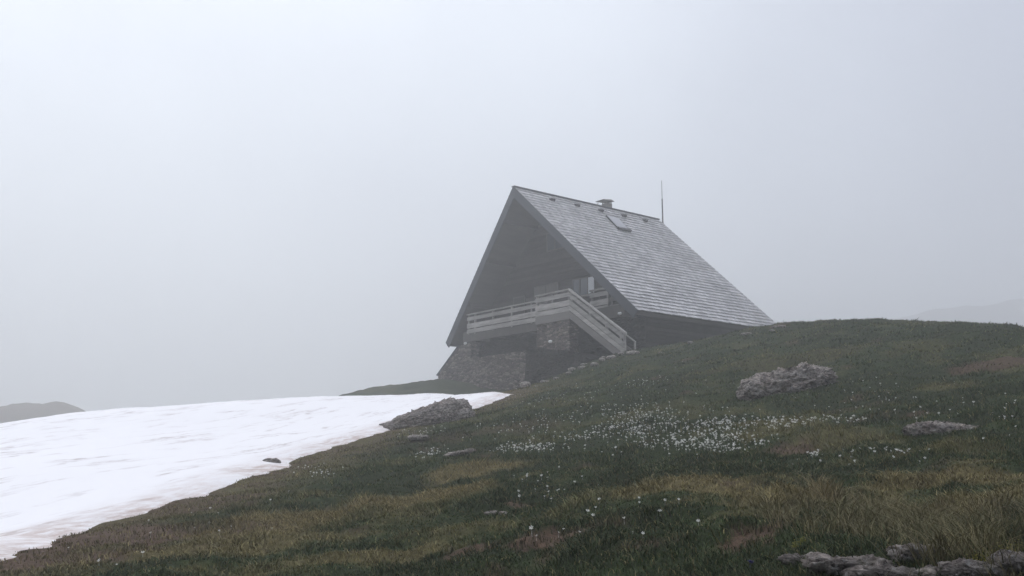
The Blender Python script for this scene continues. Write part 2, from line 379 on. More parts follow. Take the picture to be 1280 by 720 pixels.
rx0 = rays(1290, 372)[0] * D2; rz0 = rays(1290, 372)[1] * D2
def f2(A, B):
    xw = A
    rid = rz0 * (.86 + .14 * sstep(-90, 0, xw) + .1 * sstep(20, 120, xw)) 
    return -40 + (rid + 40) * np.exp(-(B / 85) ** 2) * sstep(-330, -180, xw) + 4 * fbm2(A / 45, B / 45, 5)
def c2(P):
    n = fbm2(P[:, 0] / 25, P[:, 1] / 25 + P[:, 2] / 20, 4)
    sn = sstep(-.02, .03, (P[:, 0] - rx0) / 40 + .4 - .25 * n + (60 - P[:, 2]) * 0.004)
    sn = sn * sstep(-6, 4, -(P[:, 2] - rz0 + 7 - 5 * n))
    return np.array([.10, .09, .085]) * (1 - sn[:, None]) + np.array([.8, .8, .82]) * sn[:, None]
hill("mountain_ridge", rx0, D2, f2, 330, 150, 6.0, M_GROUND, c2, "faint mountain ridge with a snow patch far back in the fog")

# ------------------------------------------------------------------ rocks
def rock(name, c, size, seed, material, label, cat, group=None, rotz=0, tilt=(0, 0), sub=6, rough=.16, strata=0, sink=.3, parent=None, flat=None, crag=((3.2, .5), (7, .36), (15, .24), (32, .13))):
    bm = bmesh.new(); bmesh.ops.create_icosphere(bm, subdivisions=sub, radius=1)
    P = np.array([v.co[:] for v in bm.verts]); bm_f = np.array([[v.index for v in f.verts] for f in bm.faces]); bm.free()
    sgn = np.sign(P); P = sgn * np.abs(P) ** .82
    S = np.array(size); Q = P * S; k = 1.0 / max(size) ; sd_ = seed * 13.7
    n = P / np.linalg.norm(P, axis=1)[:, None]
    d = .6 * fbm3(Q * k * 1.6 + sd_, 3)
    w_ = Q * k + .12 * np.c_[noise3(Q * k * 4 + 3), noise3(Q * k * 4 + 11), noise3(Q * k * 4 + 19)]
    for fr_, am_ in crag:                              # plates: every cell is a small tilted plane, so edges stay sharp
        d += am_ * cells3(w_ * fr_ * np.array([1, 1, 1.5]) @ np.array([[.8, .36, -.48], [-.1, .88, .46], [.58, -.3, .75]]) + sd_)
    if strata: d += strata * (1 - 2 * np.abs(((Q @ np.array([.5, .35, 1.6])) * k * 5 + .9 * fbm3(Q * k * 2.2 + sd_, 3)) % 1 - .5) * 2) * .5
    Q = Q + n * (d * rough)[:, None] * (max(size) * .55 + min(size) * .8)
    if flat: Q[:, 2] = np.minimum(Q[:, 2], size[2] * flat + .06 * size[2] * fbm3(Q * k * 9, 3))
    R_ = np.array(Matrix.Rotation(rotz, 3, 'Z') @ Matrix.Rotation(tilt[0], 3, 'X') @ Matrix.Rotation(tilt[1], 3, 'Y'))
    Q = Q @ R_.T
    o = mesh_np(name, Q, bm_f, 3, material, parent=parent, smooth=False)
    x, y = c[0], c[1]; z = float(ground(np.array([x]), np.array([y]))[0]) if len(c) < 3 else c[2]
    o.location = (x, y, z + size[2] * (1 - 2 * sink))
    return tag(o, label, cat, group)
PL = ((2.6, .55), (6, .5), (12, .34), (24, .16))
NOGRASS = []      # (x, y, rx, ry)
cx, cy = hit(991, 490); rock("boulder", (cx, cy + .4), (1.12, .62, .44), 3, M_ROCK, "large rough pinkish grey boulder lying in the grass on the right slope", "boulder", tilt=(0, -.17), rotz=.05, rough=.17, strata=.12, sink=.4)
NOGRASS.append((cx, cy + .3, 1.0, .5))
cx, cy = hit(534, 533)
rock("rock_outcrop", (cx - .2, cy + .9), (1.5, .8, .42), 8, M_ROCKD, "long dark rock outcrop rising from the grass at the snow edge", "rock", tilt=(.05, -.33), rotz=.1, rough=.12, strata=.1, sink=.42)
NOGRASS.append((cx, cy + .9, 1.3, .6))
cx, cy = hit(562, 527); rock("rock", (cx + .1, cy + .3), (.62, .4, .22), 21, M_ROCKD, "low smooth rock lying in front of the dark outcrop by the snow", "rock", tilt=(0, -.3), sub=5, sink=.4)
cx, cy = hit(1185, 543); rock("flat_rock", (cx, cy + .1), (.52, .3, .10), 5, M_ROCKL, "flat pale rock level with the turf on the right, below the boulder", "rock", rough=.2, strata=.1, sink=.42, sub=6)
NOGRASS.append((cx, cy + .1, .42, .22))
for i_, (px_, py_, sz_, lb_) in enumerate((
        (1012, 702, (.15, .09, .026), "small low slab beside the left clump of yellow flowers at the bottom"),
        (1068, 712, (.21, .11, .034), "pale broken slab at the bottom edge, right of the small slab by the yellow clump"),
        (1158, 700, (.16, .09, .040), "craggy grey rock under the tall dry tussocks, left of the wide yellow cushion"),
        (1130, 724, (.24, .12, .030), "flat shattered slab on the bottom edge, in front of the craggy rock"),
        (1222, 722, (.15, .10, .040), "grey rock on the bottom edge in front of the wide yellow flower cushion"),
        (1278, 712, (.12, .10, .040), "rounded grey rock in the bottom right corner of the slope"))):
    cx, cy = hit(px_, py_); rock("broken_outcrop", (cx, cy + .03), sz_, 12 + 3 * i_, M_ROCKL, lb_, "rock", crag=PL, rough=.2, sink=.3, sub=5, rotz=random.uniform(-.3, .3))
    NOGRASS.append((cx, cy + .02, sz_[0] * .9, sz_[1] * .9))
cx, cy = hit(338, 583)
rock("rock", (cx, cy + .1), (.2, .14, .11), 31, M_ROCKD, "small dark stone sticking out of the snow at its edge", "rock", sub=4, sink=.2)
cx, cy = hit(575, 569); rock("flat_rock", (cx, cy), (.32, .14, .05), 33, M_ROCKL, "thin pale slab half buried in turf below the dark outcrop", "rock", sub=5, sink=.3, tilt=(0, -.2))
cx, cy = hit(523, 549); rock("flat_rock", (cx, cy), (.26, .14, .06), 34, M_ROCKL, "small pale stone in the grass just under the long outcrop", "rock", sub=4, sink=.3)
cx, cy = hit(620, 643); rock("flat_rock", (cx, cy), (.13, .07, .02), 35, M_ROCKL, "tiny pale slab in the dark grass left of the bare earth patch", "rock", sub=4, sink=.3)
# rubble edging at the crest before the hut
stones = [(650, 484), (661, 481), (672, 479), (683, 475), (694, 471), (703, 467), (711, 464), (719, 461), (727, 457), (735, 455), (742, 453), (749, 449), (757, 445), (765, 442), (772, 441), (781, 441), (790, 440),
          (822, 438), (933, 418), (941, 416), (973, 408), (984, 407), (965, 411), (860, 428)]
for i, (px, py) in enumerate(stones):
    cx, cy = hit(px + random.uniform(-5, 5), py + random.uniform(1, 5))
    if cy < 36: cx, cy = hit(px, py + 7)
    if cy < 36: continue
    s_ = random.uniform(.08, .2) * (random.choice((.5, .8, 1.2)) if px < 800 else .6)
    rock("stone", (cx, cy + .25), (s_ * random.uniform(1.1, 1.8), s_, s_ * random.uniform(.4, .7)), 50 + i, M_ROCKL, "pale loose stone lying on the grassy crest in front of the hut", "stone", "pale stones edging the crest in front of the hut", rotz=random.uniform(0, 3), sub=3, sink=.25)

# ------------------------------------------------------------------ the hut
ax = (-0.63124277, 0.77558531); bx_ = (0.77558531, 0.63124277)
RX, RY, RZ = 6.07197103, 48.0, 7.721599
ZB = -2.2
hut = bpy.data.objects.new("mountain_hut", None); COL.objects.link(hut)
hut.location = (RX, RY, RZ + ZB); hut.rotation_euler = (0, 0, math.atan2(-ax[1], -ax[0]))
tag(hut, "steep gabled mountain hut of stone and dark wood with grey slate roof in fog", "hut")
def L(s, o, z): return Vector((-s, o, z - ZB))      # s leftwards along the facade, o into the hut, z above the eave
class MB:
    def __init__(self): self.bm = bmesh.new()
    def hexa(self, p):                               # 8 points: bottom 4 then top 4
        v = [self.bm.verts.new(q) for q in p]
        for f in ((3, 2, 1, 0), (4, 5, 6, 7), (0, 1, 5, 4), (1, 2, 6, 5), (2, 3, 7, 6), (3, 0, 4, 7)): self.bm.faces.new([v[i] for i in f])
    def box(self, s0, s1, o0, o1, z0, z1):
        self.hexa([L(s0, o0, z0), L(s1, o0, z0), L(s1, o1, z0), L(s0, o1, z0), L(s0, o0, z1), L(s1, o0, z1), L(s1, o1, z1), L(s0, o1, z1)])
    def beam(self, a, b, w, h, up=Vector((0, 0, 1))):   # bar from a to b (local points), width w, height h
        d = (b - a).normalized(); side = d.cross(up)
        if side.length < 1e-4: side = Vector((1, 0, 0))
        side.normalize(); u = side.cross(d).normalized(); side = side * (w / 2); u = u * (h / 2)
        self.hexa([a - side - u, a + side - u, b + side - u, b - side - u, a - side + u, a + side + u, b + side + u, b - side + u])
    def cyl(self, a, b, r0, r1=None, n=10):
        r1 = r0 if r1 is None else r1; d = (b - a).normalized(); t = d.cross(Vector((0, 1, 0.01)))
        t.normalize(); u = d.cross(t); A = []; B = []
        for i in range(n):
            q = t * math.cos(2 * math.pi * i / n) + u * math.sin(2 * math.pi * i / n)
            A.append(self.bm.verts.new(a + q * r0)); B.append(self.bm.verts.new(b + q * r1))
        for i in range(n): self.bm.faces.new([A[i], A[(i + 1) % n], B[(i + 1) % n], B[i]])
        self.bm.faces.new(A[::-1]); self.bm.faces.new(B)
    def prism(self, pts, o0, o1):                    # (s, z) outline extruded along o
        A = [self.bm.verts.new(L(s, o0, z)) for s, z in pts]; B = [self.bm.verts.new(L(s, o1, z)) for s, z in pts]
        n = len(pts); self.bm.faces.new(A); self.bm.faces.new(B[::-1])
        for i in range(n): self.bm.faces.new([A[(i + 1) % n], A[i], B[i], B[(i + 1) % n]])
    def build(self, name, m, parent=hut, bevel=0):
        bmesh.ops.recalc_face_normals(self.bm, faces=self.bm.faces[:])
        me = bpy.data.meshes.new(name); self.bm.to_mesh(me); self.bm.free(); me.materials.append(m)
        o = bpy.data.objects.new(name, me); COL.objects.link(o); o.parent = parent
        if bevel:
            bv = o.modifiers.new("bevel", 'BEVEL'); bv.width = bevel; bv.segments = 1
        return o
SR, ZR = 7.93, 7.72                                   # ridge position
def OF(v): return -1.25 * v
def OBK(v): return 11.6 - 1.3 * v
def RP(side, v, o, lift=0):                           # point on a roof slope; side 0 = right, 1 = left
    nx, nz = ZR, SR; ln = math.hypot(nx, nz); nx /= ln; nz /= ln
    s = SR * v
    if side: return L(15.86 - s + nx * lift, o, ZR * v + nz * lift)
    return L(s - nx * lift, o, ZR * v + nz * lift)
T = .20
roof = None
b = MB()
for side in (0, 1):                                   # roof deck
    b.hexa([RP(side, 0, OF(0), -T), RP(side, 0, OBK(0), -T), RP(side, 1, OBK(1), -T), RP(side, 1, OF(1), -T),
            RP(side, 0, OF(0)), RP(side, 0, OBK(0)), RP(side, 1, OBK(1)), RP(side, 1, OF(1))])
roof = b.build("roof", M_SOFFIT)
b = MB(); NR = 36
for side in (0, 1):
    for r in range(NR):
        v0 = r / NR; v1 = min(1.0, (r + 1.12) / NR)
        o = OF(v0) - .04; end = OBK(v0) + .04
        o -= 0
        while o < end - .02:
            w = random.uniform(.14, .3); o1 = min(end, o + w)
            if end - o1 < .12: o1 = end
            j = random.uniform(-.0022, .0022); lf = random.uniform(.0, .006)
            g = .006
            sh0 = 0
            b.hexa([RP(side, v0 + j - .002, o, .034 + lf), RP(side, v0 + j - .002, o1 - g, .034 + lf), RP(side, v1, o1 - g, .004), RP(side, v1, o, .004),
                    RP(side, v0 + j - .002, o, .070 + lf), RP(side, v0 + j - .002, o1 - g, .070 + lf), RP(side, v1, o1 - g, .022), RP(side, v1, o, .022)])
            o = o1
b.build("slates", M_SLATE, roof)
b = MB()
b.beam(L(SR, OF(1) - .06, ZR + .04), L(SR, OBK(1) + .06, ZR + .04), .26, .05)
b.build("ridge_cap", M_ZINC, roof)
for side in (0, 1):                                   # barge boards along the rakes, front and back
    for fr in (0, 1):
        b = MB(); oo = (lambda v: OF(v) - .05) if not fr else (lambda v: OBK(v) + .05)
        dd = .045 * (1 if not fr else -1)
        b.hexa([RP(side, -.003, oo(0), -.42), RP(side, -.003, oo(0) + dd, -.42), RP(side, 1.0 if side else .998, oo(1) + dd, -.42), RP(side, 1.0 if side else .998, oo(1), -.42),
                RP(side, -.003, oo(0), .035), RP(side, -.003, oo(0) + dd, .035), RP(side, 1.0 if side else .998, oo(1) + dd, .035), RP(side, 1.0 if side else .998, oo(1), .035)])
        b.build("barge_board", M_ZINC, roof)
b = MB(); b.beam(RP(0, 0, 0, -.13) + Vector((.03, 0, 0)), RP(0, 0, 11.6, -.13) + Vector((.03, 0, 0)), .05, .22); b.build("eave_board", M_SOFFIT, roof)
b = MB(); b.beam(RP(1, 0, 0, -.13) - Vector((.03, 0, 0)), RP(1, 0, 11.6, -.13) - Vector((.03, 0, 0)), .05, .22); b.build("eave_board", M_SOFFIT, roof)
b = MB()                                             # exposed rafters and purlins under the front overhang
for z_ in (2.2, 4.4, 6.3):
    v = z_ / ZR
    for side in (0, 1):
        b = MB(); b.beam(RP(side, v, OF(v) + .2, -.32), RP(side, v, 1.49, -.32), .14, .2); b.build("purlin", M_SOFFIT, roof)
b = MB()
b.beam(L(SR, -.9, ZR - .5), L(SR, 1.49, ZR - .5), .16, .24)
b.build("ridge_purlin", M_SOFFIT, roof)
for o_ in (1.07, 2.96, 4.84, 6.73, 8.55):             # roof vents
    b = MB(); v = .94
    b.hexa([RP(0, v - .012, o_ - .15, .05), RP(0, v - .012, o_ + .15, .05), RP(0, v + .012, o_ + .13, .03), RP(0, v + .012, o_ - .13, .03),
            RP(0, v - .012, o_ - .12, .22), RP(0, v - .012, o_ + .12, .22), RP(0, v + .014, o_ + .1, .07), RP(0, v + .014, o_ - .1, .07)])
    b.build("roof_vent", M_IRON, roof)
b = MB(); o0, o1, v0, v1 = 4.85, 5.77, .77, .885
for (p, q) in (((v0, o0), (v0, o1)), ((v0, o1), (v1, o1)), ((v1, o1), (v1, o0)), ((v1, o0), (v0, o0))):
    b.beam(RP(0, p[0], p[1], .11), RP(0, q[0], q[1], .11), .07, .08, up=Vector((1, 0, 1)))
b.beam(RP(0, v0 - .008, o0 - .05, .1), RP(0, v0 - .008, o1 + .05, .1), .16, .2, up=Vector((1, 0, 1)))
sk = b.build("skylight", M_IRON, roof)
b = MB(); b.hexa([RP(0, v0, o0, .10), RP(0, v0, o1, .10), RP(0, v1, o1, .10), RP(0, v1, o0, .10), RP(0, v0, o0, .15), RP(0, v0, o1, .15), RP(0, v1, o1, .15), RP(0, v1, o0, .15)])
b.build("pane", M_PANE, sk)
# chimney just behind the ridge
b = MB(); b.box(8.2, 8.7, 6.2, 6.62, 6.4, 8.2); ch = b.build("chimney", M_CONC, roof, .02)
b = MB(); b.hexa([L(8.1, 5.75, 8.30), L(8.8, 5.75, 8.30), L(8.8, 6.72, 8.33), L(8.1, 6.72, 8.33), L(8.25, 5.95, 8.38), L(8.65, 5.95, 8.38), L(8.65, 6.6, 8.46), L(8.25, 6.6, 8.46)])
for s_, o_ in ((8.25, 6.25), (8.65, 6.25), (8.25, 6.57), (8.65, 6.57)): b.cyl(L(s_, o_, 8.19), L(s_, o_, 8.31), .03)
b.build("chimney_cap", M_CONC, ch)
b = MB(); b.cyl(L(8.4, 5.6, 7.0), L(8.4, 5.6, 8.12), .06); b.build("flue_pipe", M_WHITE, ch)
# mast at the back of the ridge
b = MB(); b.cyl(L(7.93, 10.75, 6.6), L(7.93, 10.75, 9.15), .05, .04, 8); b.cyl(L(7.93, 10.75, 9.15), L(7.93, 10.75, 10.35), .022, .014, 8)
for z_ in (6.75, 7.5): b.box(7.88, 7.98, 10.3, 10.8, z_, z_ + .06)
b.build("lightning_rod", M_MAST)
# walls
WT = 1.5
def roofz(s): return (s if s < SR else 15.86 - s) * ZR / SR - T * 1.44 - .02
b = MB()                                             # gable planking above the balcony, one horizontal board after another
z = .36
while z < roofz(SR) - .1:
    z1 = z + .2
    def lim(zz): return (zz + T * 1.44 + .02) * SR / ZR
    sa = max(.95, lim(z)); sb = 15.86 - sa
    sa1 = max(.95, lim(z1 - .015)); sb1 = 15.86 - sa1
    if sa1 < sb1:
        y0 = WT; y1 = WT + .05
        b.hexa([L(sa, y0, z), L(sb, y0, z), L(sb, y1, z), L(sa, y1, z), L(sa1, y0 + .02, z1 - .015), L(sb1, y0 + .02, z1 - .015), L(sb1, y1, z1 - .015), L(sa1, y1, z1 - .015)])
    z = z1
b.prism([(.95, .3), (14.9, .3), (14.9, roofz(14.9)), (SR, roofz(SR)), (.95, roofz(.95))], WT + .05, WT + .25)
gw = b.build("gable_wall", M_DARKWOOD)
b = MB(); b.prism([(.95, -4), (14.9, -4), (14.9, roofz(14.9)), (SR, roofz(SR)), (.95, roofz(.95))], 10.1, 10.3); b.build("rear_wall", M_DARKWOOD)
b = MB()
z = -3.5
while z < roofz(.95) - .05:
    z1 = min(z + .2, roofz(.95)); b.hexa([L(.90, WT, z), L(.95, WT, z), L(.95, 10.3, z), L(.90, 10.3, z), L(.92, WT, z1 - .015), L(.95, WT, z1 - .015), L(.95, 10.3, z1 - .015), L(.92, 10.3, z1 - .015)]); z += .2
b.box(.951, 1.15, WT + .02, 10.1, -3.5, roofz(.95)); b.build("side_wall", M_DARKWOOD)
b = MB(); b.box(14.7, 14.895, WT, 10.1, -5.5, roofz(14.9)); b.build("side_wall", M_STONE)
def framed(name, s0, s1, z0, z1, o, parent, mullions, fm, paneboxes):
    b = MB(); w = .07
    b.box(s0, s1, o - .07, o, z0, z0 + w); b.box(s0, s1, o - .07, o, z1 - w, z1)
    b.box(s0, s0 + w, o - .07, o, z0 + w, z1 - w); b.box(s1 - w, s1, o - .07, o, z0 + w, z1 - w)
    for m_ in mullions: b.box(m_ - w / 2, m_ + w / 2, o - .065, o, z0 + w, z1 - w)
    f = b.build(name, fm, parent)
    for (a0, a1, mm, nm) in paneboxes:
        b = MB(); b.box(a0, a1, o - .045, o - .02, z0 + w, z1 - w); b.build(nm, mm, f)
    return f
w = framed("window", 4.42, 6.2, 1.6, 2.62, WT - .003, gw, [5.0, 5.6], M_SOFFIT, [(4.49, 4.965, M_PANE_REFL, "pane"), (5.035, 5.565, M_GLASS, "pane"), (5.635, 6.13, M_GLASS, "pane")])
b = MB(); b.box(4.3, 6.3, WT - .2, WT - .003, 1.53, 1.598); b.build("sill", M_GREYWOOD, w)
w = framed("window", 7.35, 9.4, 1.75, 2.66, WT - .003, gw, [8.4], M_SOFFIT, [(7.42, 8.365, M_SHUT, "shutter"), (8.435, 9.33, M_SHUT, "shutter")])
w["label"] = "window closed by grey board shutters"
w = framed("window", 6.9, 8.3, 4.5, 5.6, WT - .003, gw, [7.6], M_SOFFIT, [(6.97, 7.565, M_GLASS, "pane"), (7.635, 8.23, M_GLASS, "pane")])
w = framed("door", 10.2, 11.3, .36, 2.3, WT - .003, gw, [], M_SOFFIT, [(10.27, 11.23, M_DARKWOOD, "door_leaf")])
b = MB()
for z_ in (.62, 1.02, 1.42): b.box(2.3, 4.2, WT - .14, WT - .075, z_, z_ + .2)
for s_ in (2.4, 3.2, 4.1): b.box(s_ - .05, s_ + .05, WT - .074, WT - .003, .4, 1.65)
b.build("plank_screen", M_GREYWOOD2, gw)
# balcony
bal = None
b = MB(); b.box(.95, 14.3, .05, WT - .003, .2, .36); 
bal = b.build("balcony", M_DARKWOOD)
b = MB(); b.box(.9, 14.2, 0, .05, -.16, .44); b.build("fascia_board", M_SOFFIT, bal)
for k in range(9):
    s_ = 1.6 + k * 1.5; b = MB(); b.box(s_ - .08, s_ + .08, .055, WT, -.02, .198); b.build("joist", M_SOFFIT, bal)
b = MB(); b.box(.95, 14.0, .06, WT - .003, .3605, .40); b.build("deck", M_GREYWOOD2, bal)
def railing(s0, s1, o, posts, zt=1.46):
    b = MB()
    e = .012
    b.box(s0, s1, o - .09, o + .05, zt - .07, zt)
    for (z0, z1) in ((zt - .40, zt - .19), (zt - .86, zt - .58), (zt - 1.15, zt - .91)): b.box(s0, s1, o - .05, o - e, z0, z1)
    for p in posts: b.box(p - .05, p + .05, o - e + .002, o + .09, zt - 1.2, zt - .072)
    return b
railing(6.3, 13.7, -.05, [6.5, 7.9, 9.6, 11.3, 13.0, 13.6]).build("railing", M_GREYWOOD, bal)
railing(2.05, 3.4, .1, [2.15, 3.3]).build("railing", M_GREYWOOD, bal)
# landing and outside stair
b = MB(); b.box(3.53, 6.15, -1.2, -.003, .18, .34); st_ = b.build("staircase", M_GREYWOOD2)
b = MB(); b.box(3.53, 6.15, -1.25, -1.203, -.12, .26); b.build("fascia_board", M_GREYWOOD2, st_)
railing(3.53, 6.15, -1.2, [3.62, 4.85, 6.08], 1.43).build("railing", M_GREYWOOD, st_)
b = MB()
for z_ in (.45,): pass
for (z0, z1) in ((1.36, 1.43), (1.03, 1.27), (.52, .81), (.28, .50)): b.box(6.1, 6.15, -1.15, -.1, z0, z1)
b.build("side_railing", M_GREYWOOD, st_)
SL0, SL1, Z0s, Z1s = 3.53, -.29, 1.43, -1.15
def slz(s, dz): return Z0s + (SL0 - s) / (SL0 - SL1) * (Z1s - Z0s) + dz
def slope_board(b, dz0, dz1, o0, o1, sa=SL0, sb=SL1):
    b.hexa([L(sa, o0, slz(sa, dz1)), L(sb, o0, slz(sb, dz1)), L(sb, o1, slz(sb, dz1)), L(sa, o1, slz(sa, dz1)),
            L(sa, o0, slz(sa, dz0)), L(sb, o0, slz(sb, dz0)), L(sb, o1, slz(sb, dz0)), L(sa, o1, slz(sa, dz0))])
b = MB(); slope_board(b, 0, -.09, -1.3, -1.15, SL0 + .02, SL1 - .1); b.build("handrail", M_TOP, st_)
b = MB()
slope_board(b, -.20, -.42, -1.25, -1.21); slope_board(b, -.56, -.82, -1.25, -1.21); slope_board(b, -.86, -1.10, -1.25, -1.212)
for s_ in (3.4, 2.1, .9, -.24): b.box(s_ - .05, s_ + .05, -1.208, -1.12, slz(s_, -1.1), slz(s_, -.1))
b.build("railing", M_GREYWOOD, st_)
for o_ in (-1.24, -.12):
    b = MB(); slope_board(b, -1.15, -1.52, o_, o_ + .06); b.build("stringer", M_GREYWOOD2, st_)
for k in range(13):
    s_ = SL0 - (k + .5) * (SL0 - SL1) / 13; zz = slz(s_, -1.22); b = MB(); b.box(s_ - .15, s_ + .15, -1.175, -.125, zz - .04, zz); b.build("tread", M_GREYWOOD2, st_)
b = MB(); slope_board(b, -.62, -.69, -.12, -.05, 2.2, .1)
for s_ in (2.1, 1.1, .15): b.box(s_ - .04, s_ + .04, -.118, -.052, slz(s_, -1.3), slz(s_, -.691))
b.build("handrail", M_GREYWOOD, st_)
# stone storey
b = MB()
b.prism([(16.72, -6), (16.72, -1.87), (14.62, -.33), (13.4, -.18), (13.4, -1.18), (8.3, -1.15), (8.3, -6)], 0.0, .6)
sb_ = b.build("stone_wall", M_STONE)
b = MB(); b.hexa([L(16.8, -.06, -1.93), L(14.64, -.06, -.35), L(14.64, .66, -.35), L(16.8, .66, -1.93), L(16.84, -.06, -1.87), L(14.64, -.06, -.27), L(14.64, .66, -.27), L(16.84, .66, -1.87)])
b.build("coping", M_ZINC, sb_)
b = MB(); b.box(.95, 14.7, WT + .003, WT + .3, -4, .19); b.build("lower_wall", M_STONED)  # shade under balcony and stair is put into the dark masonry colour
b = MB(); b.box(7.3, 9.2, WT - .04, WT, -1.6, -.25)
for s_ in (7.3, 8.25, 9.12): b.box(s_, s_ + .08, WT - .07, WT - .042, -1.6, -.25)
b.build("cellar_door", M_SOFFIT)
b = MB(); b.box(3.6, 6.1, -1.18, -.55, -2.6, .175); pier = b.build("stone_pier", M_STONE)
b = MB(); b.box(16.0, 16.72, .603, 9, -6, -1.6); b.prism([(14.9, -6), (16.72, -6), (16.72, -1.87), (14.9, -.6)], 9.0, 9.2); b.build("side_wall", M_STONE)
for (s_, o_, z_) in ((13.87, -.05, -.08 - .16), (4.97, -1.23, -1.12), (1.15, -.03, -.02)):
    b = MB(); b.box(s_ - .13, s_ + .13, o_ - .1, o_ + .04, z_ - .07, z_ + .07); b.build("wall_lamp", M_WHITE, bevel=.05)
# dark rubble rampart under the landing (dry-laid, its own thing)
ramp_o = bpy.data.objects.new("retaining_wall", None); COL.objects.link(ramp_o); ramp_o.location = hut.location; ramp_o.rotation_euler = hut.rotation_euler
tag(ramp_o, "dark stone retaining wall under the outside stair of the hut", "wall")
b = MB()
top = [(8.2, -1.16), (6.6, -1.3), (5.6, -1.4), (4.6, -1.58), (3.6, -1.75), (2.6, -2.05), (1.4, -2.3), (0.0, -2.5)]
N_ = 40
def topz(s): return float(np.interp(-s, [-q[0] for q in top], [q[1] for q in top]))
rows = 16; grid = []
for i in range(N_ + 1):
    s_ = 8.2 + (0.0 - 8.2) * i / N_; colv = []
    for j in range(rows + 1):
        f_ = j / rows; zz = topz(s_) * (1 - f_) - 5.2 * f_
        q = np.array([[s_ * 1.3, zz * 1.9, 3.3]]); dn = float(fbm3(q, 3)[0]) * .16
        oo = -1.45 - .35 * f_ + dn - (.9 if False else 0) + .35 * max(0, (s_ - 6.6)) * .0
        if s_ > 6.75: oo = -.05 + dn * .2 - 1.4 * (1 - min(1, (s_ - 6.75) / .5))
        if j == 0: zz += .1 * float(fbm3(np.array([[s_ * 2.5, 0, 0]]), 2)[0])
        colv.append(b.bm.verts.new(L(s_, oo, zz)))
    back = b.bm.verts.new(L(s_, -.0 if s_ > 6.75 else .4, topz(s_) - .02)); grid.append([back] + colv)
for i in range(N_):
    for j in range(len(grid[0]) - 1): b.bm.faces.new([grid[i][j], grid[i + 1][j], grid[i + 1][j + 1], grid[i][j + 1]])
wl = b.build("wall_face", M_STONED, ramp_o)

